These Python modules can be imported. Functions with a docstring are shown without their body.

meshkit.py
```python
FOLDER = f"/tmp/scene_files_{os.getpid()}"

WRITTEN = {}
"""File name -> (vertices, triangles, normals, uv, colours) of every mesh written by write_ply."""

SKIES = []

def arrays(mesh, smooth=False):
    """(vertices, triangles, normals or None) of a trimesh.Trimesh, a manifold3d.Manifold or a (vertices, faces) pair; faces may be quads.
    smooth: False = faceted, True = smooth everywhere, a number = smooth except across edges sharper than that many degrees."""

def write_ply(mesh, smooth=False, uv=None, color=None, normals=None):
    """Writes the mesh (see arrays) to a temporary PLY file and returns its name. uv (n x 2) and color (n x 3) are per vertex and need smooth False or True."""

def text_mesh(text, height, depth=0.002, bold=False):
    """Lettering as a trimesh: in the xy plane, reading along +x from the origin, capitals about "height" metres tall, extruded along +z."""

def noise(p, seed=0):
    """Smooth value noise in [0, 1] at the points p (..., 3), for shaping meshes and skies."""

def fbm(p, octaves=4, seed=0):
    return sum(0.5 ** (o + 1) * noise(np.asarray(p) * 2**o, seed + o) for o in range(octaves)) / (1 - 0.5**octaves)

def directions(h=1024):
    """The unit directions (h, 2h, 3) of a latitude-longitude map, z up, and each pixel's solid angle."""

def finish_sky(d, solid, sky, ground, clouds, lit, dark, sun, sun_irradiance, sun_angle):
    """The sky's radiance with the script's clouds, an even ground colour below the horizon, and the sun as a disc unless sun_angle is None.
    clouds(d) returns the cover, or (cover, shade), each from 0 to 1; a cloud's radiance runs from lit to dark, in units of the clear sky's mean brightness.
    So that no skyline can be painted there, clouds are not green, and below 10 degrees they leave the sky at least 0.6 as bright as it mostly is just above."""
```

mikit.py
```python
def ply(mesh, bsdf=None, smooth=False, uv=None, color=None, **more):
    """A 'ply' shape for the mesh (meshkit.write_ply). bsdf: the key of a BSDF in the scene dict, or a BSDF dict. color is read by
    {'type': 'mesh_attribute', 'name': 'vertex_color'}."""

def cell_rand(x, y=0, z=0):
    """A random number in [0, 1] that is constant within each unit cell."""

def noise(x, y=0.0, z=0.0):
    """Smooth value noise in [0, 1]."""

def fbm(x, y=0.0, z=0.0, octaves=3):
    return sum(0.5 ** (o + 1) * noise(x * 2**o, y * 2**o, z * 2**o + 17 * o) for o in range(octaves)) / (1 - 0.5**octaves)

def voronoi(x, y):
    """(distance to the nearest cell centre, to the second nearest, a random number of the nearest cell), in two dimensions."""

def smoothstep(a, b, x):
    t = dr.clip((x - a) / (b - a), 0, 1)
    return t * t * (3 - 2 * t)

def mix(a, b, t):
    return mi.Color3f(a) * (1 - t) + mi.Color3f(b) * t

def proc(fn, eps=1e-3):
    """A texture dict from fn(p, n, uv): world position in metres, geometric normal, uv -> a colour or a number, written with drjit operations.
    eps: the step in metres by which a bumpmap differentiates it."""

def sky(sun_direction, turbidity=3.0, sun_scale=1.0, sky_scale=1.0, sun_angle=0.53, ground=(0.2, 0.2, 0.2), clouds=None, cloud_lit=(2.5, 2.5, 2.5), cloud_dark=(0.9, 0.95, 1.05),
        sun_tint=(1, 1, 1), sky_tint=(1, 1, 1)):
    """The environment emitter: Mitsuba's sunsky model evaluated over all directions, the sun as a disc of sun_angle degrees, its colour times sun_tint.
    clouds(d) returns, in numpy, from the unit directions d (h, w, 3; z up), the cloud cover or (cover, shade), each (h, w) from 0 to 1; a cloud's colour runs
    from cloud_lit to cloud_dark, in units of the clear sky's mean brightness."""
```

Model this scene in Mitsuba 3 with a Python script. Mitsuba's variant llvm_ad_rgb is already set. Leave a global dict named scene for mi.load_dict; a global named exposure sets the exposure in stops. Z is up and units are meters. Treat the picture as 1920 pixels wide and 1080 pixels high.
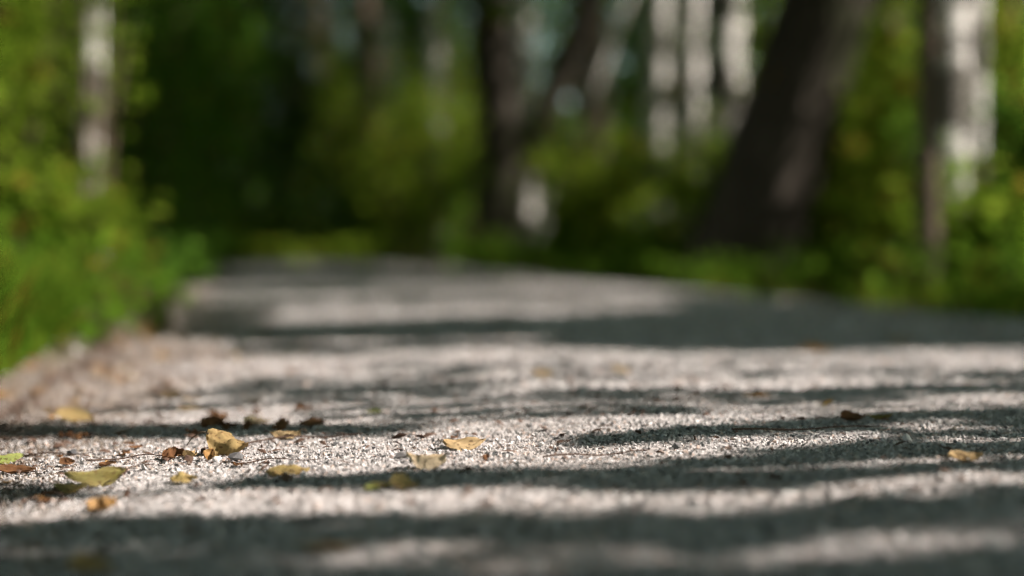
import math
import numpy as np, trimesh, mitsuba as mi, drjit as dr, mikit, meshkit
from scipy.spatial import ConvexHull
from shapely.geometry import Polygon
T = mi.ScalarTransform4f
scene, labels = {}, {}
RNG = np.random.default_rng(7)


def unit(v):
    v = np.asarray(v, float)
    return v / np.linalg.norm(v, axis=-1, keepdims=True)


# ------------------------------------------------------------------ ground shape (metres; +y looks down the path, +x to the right)
def centre(y):
    y = np.asarray(y, float)
    return 1.15 - 0.188 * y - 0.022 * np.maximum(y - 17, 0) ** 2


def g(x, y):
    x = np.asarray(x, float)
    y = np.asarray(y, float)
    s = x - centre(y)
    camber = 0.05 * np.clip(1 - (s / 1.6) ** 2, 0, 1)
    verge = 0.03 * np.clip((np.abs(s) - 1.6) / 1.0, 0, 1) + 0.25 * np.clip((np.abs(s) - 3) / 12, 0, 1)
    near = np.clip(1 - y / 30, 0.2, 1)
    b = 0.016 * (meshkit.fbm(np.stack([s * 2.2, y * 0.7, 0 * s], -1), 3, 5) - 0.5) + 0.008 * (meshkit.noise(np.stack([x * 5, y * 5, 0 * x], -1), 9) - 0.5)
    return camber + verge + b * near


# ------------------------------------------------------------------ camera, sky, exposure
CAM = np.array([0, 0, float(g(0, 0.6)) + 0.215])
PITCH = math.atan(74 / 2667)
look = CAM + np.array([0, math.cos(PITCH), -math.sin(PITCH)])
scene["camera"] = {
    "type": "thinlens", "fov": math.degrees(2 * math.atan(960 / 2667)), "fov_axis": "x",
    "aperture_radius": 0.0175, "focus_distance": 1.52, "near_clip": 0.05, "far_clip": 2000.0,
    "to_world": T().look_at(origin=CAM.tolist(), target=look.tolist(), up=[0, 0, 1]),
}
SUN_AZ, SUN_EL = math.radians(95), math.radians(42)      # azimuth clockwise from the view direction
SUN = np.array([math.sin(SUN_AZ) * math.cos(SUN_EL), math.cos(SUN_AZ) * math.cos(SUN_EL), math.sin(SUN_EL)])
scene["sky"] = mikit.sky(SUN.tolist(), turbidity=3.0, sun_tint=(0.89, 1.0, 1.27), sky_tint=(1.15, 1.0, 0.68))
exposure = 3.05

# ------------------------------------------------------------------ materials
P = mikit.proc
noise, fbm, voronoi, smoothstep, mix = mikit.noise, mikit.fbm, mikit.voronoi, mikit.smoothstep, mikit.mix


def gravel_colour(p, n, uv):
    _, _, r = voronoi(p.x * 150, p.y * 150)
    _, _, r2 = voronoi(p.x * 60 + 3, p.y * 60)
    c = mix((0.26, 0.24, 0.235), (0.50, 0.47, 0.455), r)
    c = mix(c, (0.09, 0.085, 0.08), dr.select(r2 > 0.93, 0.7, 0.0))
    m = smoothstep(0.55, 0.75, fbm(p.x * 1.7, p.y * 1.2, 0.3, 4))
    c = mix(c, (0.20, 0.155, 0.12), 0.45 * m)
    s = p.x - 1.15 + 0.188 * p.y + 0.7 * (fbm(p.x * 2.5, p.y * 1.6, 7.0, 4) - 0.5)     # trodden earth along the left rim
    return mix(c, mix((0.10, 0.076, 0.058), (0.27, 0.215, 0.17), r), 0.85 * dr.select(s < -1.22 - 0.25 * r2, 1.0, 0.0))


def gravel_height(p, n, uv):
    d, e, r = voronoi(p.x * 150, p.y * 150)
    return 0.003 * dr.minimum(e - d, 0.5) + 0.004 * noise(p.x * 40, p.y * 40)


def floor_colour(p, n, uv):
    a = fbm(p.x * 30, p.y * 30, 1.0, 3)
    _, _, r = voronoi(p.x * 28, p.y * 28)
    c = mix((0.055, 0.04, 0.026), (0.20, 0.14, 0.085), r * a * 1.6)
    green = smoothstep(0.5, 0.62, fbm(p.x * 1.1, p.y * 1.1, 4.0, 3))
    return mix(c, (0.04, 0.075, 0.018), 0.55 * green)


def floor_height(p, n, uv):
    d, e, r = voronoi(p.x * 28, p.y * 28)
    return 0.012 * r * dr.minimum(e - d, 0.3) + 0.01 * noise(p.x * 20, p.y * 20)


def stone_colour(p, n, uv):
    r = uv.x
    c = mix((0.30, 0.275, 0.265), (0.56, 0.53, 0.515), r)
    c = dr.select(uv.y < 0.12, mix((0.07, 0.068, 0.07), (0.16, 0.15, 0.145), r), c)
    c = dr.select((uv.y > 0.12) & (uv.y < 0.21), mix((0.33, 0.25, 0.21), (0.48, 0.39, 0.34), r), c)
    c = dr.select(uv.y > 1.5, mix((0.09, 0.067, 0.052), (0.32, 0.265, 0.22), r), c)      # earth crumbs
    return c * (0.8 + 0.4 * noise(p.x * 900, p.y * 900, p.z * 900))


def leaf_colour(p, n, uv):
    r = uv.x
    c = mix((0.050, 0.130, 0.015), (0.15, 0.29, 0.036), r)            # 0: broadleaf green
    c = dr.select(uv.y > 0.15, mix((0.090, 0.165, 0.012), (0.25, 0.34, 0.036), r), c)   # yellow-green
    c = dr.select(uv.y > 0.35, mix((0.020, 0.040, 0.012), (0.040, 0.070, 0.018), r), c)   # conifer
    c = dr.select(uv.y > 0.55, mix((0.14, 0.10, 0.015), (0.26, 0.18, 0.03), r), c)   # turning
    return dr.select(uv.y > 0.75, mix((0.07, 0.155, 0.012), (0.16, 0.28, 0.028), r), c)    # herbs, grass


def birch_colour(p, n, uv):
    a = noise(p.x * 9, p.y * 9, p.z * 42)
    b = fbm(p.x * 5, p.y * 5, p.z * 3.2, 3)
    c = mix((0.60, 0.56, 0.52), (0.76, 0.73, 0.69), noise(p.x * 20, p.y * 20, p.z * 8))
    c = mix(c, (0.05, 0.045, 0.04), smoothstep(0.68, 0.76, a))
    return mix(c, (0.09, 0.08, 0.065), smoothstep(0.55, 0.60, b))


def dark_bark(p, n, uv):
    a = fbm(p.x * 22, p.y * 22, p.z * 4, 3)
    c = mix((0.030, 0.026, 0.022), (0.085, 0.072, 0.060), a)
    return mix(c, (0.03, 0.04, 0.015), 0.5 * smoothstep(0.55, 0.7, fbm(p.x * 3, p.y * 3, p.z * 2, 3)))


def brown_bark(p, n, uv):
    a = fbm(p.x * 25, p.y * 25, p.z * 5, 3)
    return mix((0.06, 0.045, 0.034), (0.17, 0.13, 0.10), a)


def bark_height(p, n, uv):
    return 0.035 * fbm(p.x * 22, p.y * 22, p.z * 4, 3)


def dry_leaf(light, dark, green):
    def fn(p, n, uv):
        a = fbm(p.x * 130, p.y * 130, p.z * 130, 3)
        c = mix(light, dark, smoothstep(0.45, 0.75, a) * 0.8)
        c = mix(c, green, smoothstep(0.3, 0.8, noise(p.x * 40, p.y * 40, 2.0)) * 0.7)
        spot = smoothstep(0.70, 0.76, noise(p.x * 420, p.y * 420, p.z * 420))
        vein = dr.abs(dr.abs(uv.y - 0.5) * 1.4 - (uv.x * 9 - dr.floor(uv.x * 9)) * 0.16)
        c = mix(c, light, 0.5 * (1 - smoothstep(0.0, 0.03, vein)))
        return mix(c, (0.10, 0.055, 0.025), 0.7 * spot)
    return fn


def vein_height(p, n, uv):
    mid = dr.exp(-dr.square((uv.y - 0.5) * 30))
    t = uv.x * 10 - dr.abs(uv.y - 0.5) * 7
    side = dr.exp(-dr.square((t - dr.floor(t) - 0.5) * 9))
    return 0.0006 * mid + 0.0003 * side + 0.0006 * noise(p.x * 160, p.y * 160, p.z * 160)


def solid(name, colour, rough=0.8, bump=None, eps=1e-3, spec=0.25):
    b = {"type": "principled", "base_color": P(colour) if callable(colour) else {"type": "rgb", "value": list(colour)}, "roughness": rough, "specular": spec}
    if bump:
        b = {"type": "bumpmap", "arbitrary": P(bump, eps), "scale": 1.0, "bsdf": b}
    scene[name] = {"type": "twosided", "bsdf": b}
    return name


def thin(name, colour, trans=0.9, rough=0.5):
    scene[name] = {"type": "principledthin", "base_color": P(colour), "roughness": rough, "diff_trans": trans, "spec_trans": 0.0, "eta": 1.4}
    return name


M_PATH = solid("gravel_sheet_material", gravel_colour, 0.9, gravel_height)
M_FLOOR = solid("floor_material", floor_colour, 0.95, floor_height, 3e-3)
M_STONE = solid("stone_material", stone_colour, 0.75)
M_LEAF = thin("leaf_material", leaf_colour, 1.15, 0.38)
M_BIRCH = solid("birch_material", birch_colour, 0.6)
M_DARK = solid("dark_bark_material", dark_bark, 0.95, bark_height, 4e-3, 0.03)
M_BROWN = solid("brown_bark_material", brown_bark, 0.95, bark_height, 4e-3, 0.05)
M_STEM = solid("stem_material", (0.10, 0.07, 0.045), 0.8)
M_TWIG = solid("twig_material", (0.085, 0.05, 0.035), 0.8)
DRY = {
    "ochre": thin("ochre_leaf", dry_leaf((0.32, 0.22, 0.11), (0.18, 0.11, 0.05), (0.26, 0.19, 0.08)), 0.35, 0.6),
    "tan": thin("tan_leaf", dry_leaf((0.40, 0.29, 0.16), (0.24, 0.15, 0.075), (0.34, 0.23, 0.11)), 0.3, 0.6),
    "yellow": thin("yellow_leaf", dry_leaf((0.37, 0.27, 0.12), (0.25, 0.15, 0.06), (0.30, 0.23, 0.09)), 0.5, 0.55),
    "olive": thin("olive_leaf", dry_leaf((0.29, 0.23, 0.10), (0.20, 0.12, 0.045), (0.19, 0.18, 0.05)), 0.4, 0.55),
    "green": thin("green_fallen_leaf", dry_leaf((0.34, 0.38, 0.12), (0.30, 0.24, 0.07), (0.20, 0.28, 0.05)), 0.5, 0.5),
    "orange": thin("orange_leaf", dry_leaf((0.36, 0.22, 0.10), (0.20, 0.09, 0.035), (0.34, 0.18, 0.05)), 0.4, 0.6),
    "brown": thin("brown_leaf", dry_leaf((0.17, 0.09, 0.045), (0.07, 0.035, 0.02), (0.13, 0.06, 0.03)), 0.2, 0.6),
    "pale": thin("pale_leaf", dry_leaf((0.55, 0.44, 0.30), (0.38, 0.27, 0.16), (0.48, 0.36, 0.20)), 0.3, 0.6),
}


# ------------------------------------------------------------------ helpers
def key_for(name):
    k, i = name, 0
    while k in labels or k in scene:
        i += 1
        k = f"{name}_{i:03d}"
    return k


def thing(name, label, cat, group=None):
    k = key_for(name)
    labels[k] = {"label": label, "category": cat}
    if group:
        labels[k]["group"] = group
    return k


def part(parent, name, mesh, bsdf, smooth=True, uv=None):
    k = key_for(parent + "__" + name)
    scene[k] = mikit.ply(mesh, bsdf, smooth, uv=uv)
    return k


def tube(points, radii, sides=12, rough=0.0, seed=0):
    """A tapering closed tube along a polyline, its radius uneven by ROUGH."""
    p = np.asarray(points, float)
    t = unit(np.gradient(p, axis=0))
    ref = np.where(np.abs(t[:, 2:]) < 0.9, [0, 0, 1.0], [1.0, 0, 0])
    if abs(t[:, 2]).min() < 0.9:
        ref = np.where(abs(t.mean(0))[2] > 0.75, np.array([[1.0, 0, 0]]), np.array([[0.13, 0.2, 1.0]])) * np.ones_like(p)
    a = unit(np.cross(t, ref))
    b = np.cross(t, a)
    th = np.arange(sides) * 2 * np.pi / sides
    ring = np.cos(th)[None, :, None] * a[:, None] + np.sin(th)[None, :, None] * b[:, None]
    r = np.broadcast_to(radii, (len(p),))[:, None].repeat(sides, 1)
    if rough:
        q = p[:, None] * 1.5 + ring * 1.4
        r = r * (1 + rough * (meshkit.fbm(q * 1.6, 3, seed) - 0.5) * 2)
    v = (p[:, None] + r[..., None] * ring).reshape(-1, 3)
    i, j = np.meshgrid(np.arange(len(p) - 1), np.arange(sides), indexing="ij")
    q = np.stack([i * sides + j, i * sides + (j + 1) % sides, (i + 1) * sides + (j + 1) % sides, (i + 1) * sides + j], -1).reshape(-1, 4)
    f = np.vstack([q[:, [0, 1, 2]], q[:, [0, 2, 3]]])
    n = len(v)
    v = np.vstack([v, p[:1], p[-1:]])
    k = np.arange(sides)
    last = (len(p) - 1) * sides
    f = np.vstack([f, np.stack([k * 0 + n, (k + 1) % sides, k], 1), np.stack([k * 0 + n + 1, last + k, last + (k + 1) % sides], 1)])
    return v, f


def join(meshes):
    vs, fs, at = [], [], 0
    for v, f in meshes:
        vs.append(v)
        fs.append(np.asarray(f) + at)
        at += len(v)
    return np.vstack(vs), np.vstack(fs)


def leaves(centres, size, rng, flat=0.35, aspect=0.62):
    """Folded leaf blades (two facets meeting at the midrib) round the given points."""
    n = len(centres)
    size = np.broadcast_to(size, (n,)) * rng.uniform(0.7, 1.25, n)
    d = unit(rng.normal(size=(n, 3)) * [1, 1, 0.6] + [0, 0, -0.15])
    up = unit(rng.normal(size=(n, 3)) * [1, 1, 1] * (1 - flat) + np.array([0, 0, 1.0]) * flat * 2)
    side = unit(np.cross(d, up))
    nrm = np.cross(side, d)
    L, W = size[:, None], (size * aspect / 2)[:, None]
    c = np.asarray(centres)
    base, tip = c - d * L / 2, c + d * L / 2 - nrm * L * 0.08
    lift = nrm * W * rng.uniform(0.1, 0.7, n)[:, None]
    a, b = c - d * L * 0.08 + side * W + lift, c - d * L * 0.08 - side * W + lift
    v = np.stack([base, a, tip, b], 1).reshape(-1, 3)
    k = np.arange(n)[:, None] * 4
    f = np.stack([k + [0, 1, 2], k + [0, 2, 3]], 1).reshape(-1, 3)
    return v, f


def palette(n, main, rng, turning=0.03):
    """uv per leaf: a random tone and the kind of leaf (0 green, .2 yellow-green, .4 conifer, .6 turning, .8 herb)."""
    kind = np.full(n, main)
    kind[rng.random(n) < turning] = 0.65
    return np.repeat(np.stack([rng.random(n), kind + 0.02], 1), 4, 0)


# Where the sun reaches: gaps in the leaves above, as ellipsoids (centre, radii). A leaf whose shadow would cross one is not grown.
SUNLIT = np.array([
    (-1.15, 3.0, 0.15, 0.8, 1.0, 0.3), (-1.4, 4.3, 0.3, 0.75, 1.2, 0.4), (-2.15, 5.3, 1.0, 0.65, 0.7, 1.0), (-1.9, 6.4, 0.68, 0.2, 0.3, 0.12), (-1.88, 6.4, 1.15, 0.2, 0.3, 0.14), (-2.0, 6.0, 0.4, 0.6, 0.9, 0.5), (-2.7, 7.3, 1.6, 0.5, 0.6, 1.0),
    (2.2, 7.1, 1.55, 0.4, 0.5, 0.4), (2.2, 7.1, 0.82, 0.4, 0.5, 0.24), (2.1, 6.2, 0.4, 0.6, 0.5, 0.35), (1.72, 11.15, 2.3, 0.25, 0.2, 0.16), (1.65, 11.15, 1.5, 0.25, 0.2, 0.3), (1.4, 13.1, 2.0, 0.25, 0.2, 0.25), (1.4, 13.1, 1.35, 0.2, 0.2, 0.12), (1.72, 13.5, 1.9, 0.25, 0.2, 0.14), (1.7, 13.5, 1.4, 0.2, 0.2, 0.12),
    (2.5, 9.6, 1.1, 0.6, 0.6, 0.8), (2.0, 7.9, 0.5, 0.5, 0.5, 0.4), (0.6, 11.5, 0.9, 0.6, 0.7, 0.4), (0.9, 10.2, 0.4, 0.7, 0.6, 0.3), (-0.9, 14.5, 1.4, 0.5, 0.6, 0.5), (-2.8, 19.0, 0.25, 0.7, 0.5, 0.25), (-4.2, 24.4, 0.4, 0.5, 0.5, 0.3),
    (-0.2, 15.5, 0.5, 0.5, 0.5, 0.3), (3.2, 9.8, 1.3, 0.6, 0.8, 0.9), (-0.85, 17.0, 2.55, 0.1, 0.1, 0.1), (-0.85, 17.0, 1.65, 0.1, 0.1, 0.16), (1.03, 18.8, 3.0, 0.09, 0.12, 0.09), (0.84, 18.8, 2.35, 0.09, 0.12, 0.1),
    (1.97, 9.9, 0.51, 0.08, 0.1, 0.07), (2.12, 9.9, 1.4, 0.08, 0.1, 0.08), (0.32, 15.5, 0.62, 0.12, 0.12, 0.12), (2.9, 7.6, 0.9, 0.5, 0.5, 0.5), (-1.5, 24.5, 2.6, 0.6, 0.5, 0.5), (2.82, 13.0, 1.65, 0.12, 0.15, 0.1), (2.82, 13.0, 1.0, 0.12, 0.15, 0.12), (4.0, 14.5, 1.5, 0.15, 0.15, 0.2), (4.2, 12.0, 1.2, 0.12, 0.15, 0.15), (4.2, 12.0, 0.6, 0.12, 0.15, 0.12),
    (1.2, 21.0, 3.1, 0.16, 0.2, 0.16), (1.22, 21.0, 2.3, 0.16, 0.2, 0.12), (-2.1, 25.0, 3.4, 0.2, 0.2, 0.18), (-2.1, 25.0, 1.2, 0.2, 0.2, 0.18), (1.45, 13.1, 2.75, 0.25, 0.2, 0.3), (1.72, 13.5, 2.5, 0.25, 0.2, 0.2), (1.75, 11.15, 2.1, 0.25, 0.2, 0.3),
     (-3.0, 27.5, 3.2, 0.5, 0.5, 0.4), (-0.7, 21.2, 2.0, 0.6, 0.5, 0.6), (-2.8, 11.5, 2.3, 0.5, 0.5, 0.5), (-3.5, 15.0, 2.6, 0.5, 0.5, 0.5), (-4.6, 29.0, 1.6, 0.7, 0.6, 0.5), (1.2, 12.3, 1.2, 0.4, 0.4, 0.3),
])


def in_sun(pts, grow=1.0):
    hit = np.zeros(len(pts), bool)
    for e in SUNLIT:
        r = e[3:] * grow
        o, d = (pts - e[:3]) / r, -SUN / r
        t = -(o @ d) / (d @ d)
        hit |= (((o + t[:, None] * d) ** 2).sum(1) < 1) & (t > 0.25)
    return hit


_E1 = unit(np.cross(SUN, [0, 0, 1.0]))
_E2 = np.cross(_E1, SUN)


def canopy_gap(pts):
    """Openings that run through all the crowns along the sun's direction; only the upper leaves know them, the dark end of the path has none."""
    q = np.stack([pts @ _E1 * 0.75, pts @ _E2 * 0.75, 0 * pts[:, 0]], -1)
    base = pts - SUN * ((pts[:, 2:] - 1.5) / SUN[2])
    deep = (base[:, 1] > 8.5) & (base[:, 0] < -0.15 * base[:, 1]) & (base[:, 0] > -0.215 * base[:, 1])
    return (meshkit.fbm(q, 2, 12) > 0.55) & (pts[:, 2] > 3.4) & ~deep


def ground_shadow(pts):
    """Where the sun throws each point on level ground."""
    return pts[:, :2] - pts[:, 2:] * SUN[:2] / SUN[2]


def over_near_path(pts):
    q = ground_shadow(pts)
    s = q[:, 0] - centre(q[:, 1])
    return (q[:, 1] > 0.7) & (q[:, 1] < 9.0) & (s > -2.0) & (s < 2.0) & (np.abs(q[:, 0]) < 0.38 * q[:, 1] + 0.3)


def crown_points(n, spots, spread, rng):
    k = rng.integers(len(spots), size=n)
    return np.asarray(spots)[k] + rng.normal(size=(n, 3)) * np.asarray(spread)


# ------------------------------------------------------------------ ground
def grid(xs, ys, z):
    X, Y = np.meshgrid(xs, ys, indexing="ij")
    v = np.stack([X, Y, z(X, Y)], -1).reshape(-1, 3)
    i, j = np.meshgrid(np.arange(len(xs) - 1), np.arange(len(ys) - 1), indexing="ij")
    k = i * len(ys) + j
    q = np.stack([k, k + len(ys), k + len(ys) + 1, k + 1], -1).reshape(-1, 4)
    return v, q


def floor_z(x, y):
    s = np.abs(x - centre(y))
    under = np.clip((1.62 - s) / 0.12, 0, 1)
    return g(x, y) - 0.03 * under + 0.02 * (meshkit.fbm(np.stack([x * 1.3, y * 1.3, 0 * x], -1), 3, 2) - 0.5) * (1 - under)


xs = np.concatenate([[-900, -400, -200, -120, -80, -60, -45], np.arange(-35, -6, 0.8), np.arange(-6, 6, 0.12), np.arange(6, 35, 0.8), [45, 60, 80, 120, 200, 400, 900]])
ys = np.concatenate([[-900, -400, -200, -100, -60, -40], np.arange(-30, -2, 0.9), np.arange(-2, 12, 0.12), np.arange(12, 30, 0.3), np.arange(30, 60, 1.0), [70, 90, 130, 200, 400, 900]])
scene["forest_floor"] = mikit.ply(grid(xs, ys, floor_z), M_FLOOR, True)
labels["forest_floor"] = {"label": "brown forest floor of earth and leaf litter under the trees", "category": "ground", "kind": "structure"}

S, Y = np.linspace(-1.6, 1.6, 90), np.concatenate([np.arange(-3, 0.4, 0.2), np.arange(0.4, 7, 0.035), np.arange(7, 19.6, 0.25)])


def path_mesh():
    v, q = grid(S, Y, lambda a, b: 0 * a)
    edge = 1 + 0.11 * (meshkit.fbm(np.stack([v[:, 1] * 1.3, np.sign(v[:, 0]) * 3, 0 * v[:, 0]], -1), 3, 4) - 0.5) * 2
    x = centre(v[:, 1]) + v[:, 0] * edge
    z = g(x, v[:, 1]) - 0.035 * np.clip((np.abs(v[:, 0]) - 1.45) / 0.15, 0, 1)
    return np.stack([x, v[:, 1], z], 1), q


scene["gravel_path"] = mikit.ply(path_mesh(), M_PATH, True)
labels["gravel_path"] = {"label": "pale grey gravel path running into the forest", "category": "path", "kind": "structure"}

# loose gravel: angular little stones, single to the eye in the focused strip
HULLS = []
for i in range(14):
    r = np.random.default_rng(50 + i)
    pts = unit(r.normal(size=(6 + i % 2, 3))) * r.uniform(0.8, 1.15, (6 + i % 2, 1))
    h = trimesh.Trimesh(pts, ConvexHull(pts).simplices, process=True)
    h.fix_normals()
    HULLS.append((np.array(h.vertices), np.array(h.faces)))


def rotations(n, rng):
    q = unit(rng.normal(size=(n, 4)))
    w, x, y, z = q.T
    return np.stack([1 - 2 * (y * y + z * z), 2 * (x * y - z * w), 2 * (x * z + y * w), 2 * (x * y + z * w), 1 - 2 * (x * x + z * z), 2 * (y * z - x * w),
                     2 * (x * z - y * w), 2 * (y * z + x * w), 1 - 2 * (x * x + y * y)], 1).reshape(-1, 3, 3)


def scatter_stones(y0, y1, density, radius, rng, coarse=0.02):
    area = (y1 - y0) * (0.92 * (y0 + y1) / 2 + 0.5)
    n = int(area * density)
    y = np.sqrt(rng.uniform((y0 + 0.5) ** 2, (y1 + 0.5) ** 2, n)) - 0.5
    x = rng.uniform(-1, 1, n) * (0.46 * y + 0.22)
    s = x - centre(y)
    keep = (s < 1.52) & (s > -1.5 - 0.45 * rng.random(n) ** 2.5)
    keep &= rng.random(n) < 0.55 + 0.9 * meshkit.fbm(np.stack([x * 9, y * 4, 0 * x], -1), 2, 31)     # patches of packed fines
    x, y = x[keep], y[keep]
    n = len(x)
    r = radius * np.clip(np.exp(rng.normal(0, 0.36, n)), 0.4, 1.7)
    r[rng.random(n) < coarse] *= 1.6
    z = g(x, y) + r * rng.uniform(-0.4, 0.45, n)
    which = rng.integers(len(HULLS), size=n)
    R = rotations(n, rng)
    scale = r[:, None] * rng.uniform(0.7, 1.25, (n, 3))
    tone = np.stack([rng.random(n), rng.random(n)], 1)
    s = x - centre(y) + 0.5 * (meshkit.fbm(np.stack([x * 5, y * 3, 0 * x], -1), 3, 8) - 0.5)
    tone[:, 1] += 2 * (rng.random(n) < np.clip((-1.2 + 0.1 * np.clip(y - 1.8, 0, 1) - s) / 0.3, 0, 0.8))
    vs, fs, uv, at = [], [], [], 0
    for k, (hv, hf) in enumerate(HULLS):
        m = which == k
        c = m.sum()
        v = np.einsum("nij,nkj->nki", R[m] * 1.0, hv[None] * scale[m][:, None]) + np.stack([x[m], y[m], z[m]], 1)[:, None]
        vs.append(v.reshape(-1, 3))
        fs.append((hf[None] + (np.arange(c) * len(hv))[:, None, None]).reshape(-1, 3) + at)
        uv.append(np.repeat(tone[m], len(hv), 0))
        at += c * len(hv)
    return np.vstack(vs), np.vstack(fs), np.vstack(uv)


sets = [scatter_stones(0.78, 1.2, 26000, 0.0029, RNG), scatter_stones(1.2, 2.0, 76000, 0.0019, RNG), scatter_stones(2.0, 3.2, 17000, 0.0033, RNG), scatter_stones(3.2, 6.0, 2600, 0.0065, RNG)]
v, f = join([(a, b) for a, b, _ in sets])
scene["gravel"] = mikit.ply((v, f), M_STONE, False, uv=np.vstack([c for *_, c in sets]))
labels["gravel"] = {"label": "loose angular grey and pinkish gravel covering the path", "category": "gravel", "kind": "stuff"}
N_GRAVEL = len(f)


# ------------------------------------------------------------------ trees
def trunk_path(x, y, h, lean=(0, 0), wander=0.02, n=14, rng=RNG, z0=None):
    t = np.linspace(0, 1, n)
    z = g(x, y) - 0.15 if z0 is None else z0
    off = np.cumsum(rng.normal(0, wander, (n, 2)), 0) * t[:, None] * h / 8
    off[0] = 0
    return np.stack([x + lean[0] * t * h + off[:, 0], y + lean[1] * t * h + off[:, 1], z + t * h], 1)


def flare(h, r, n=14, foot=0.35):
    t = np.linspace(0, 1, n)
    return r * ((1 - 0.75 * t) + foot * np.exp(-t * h / 0.25))


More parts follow.
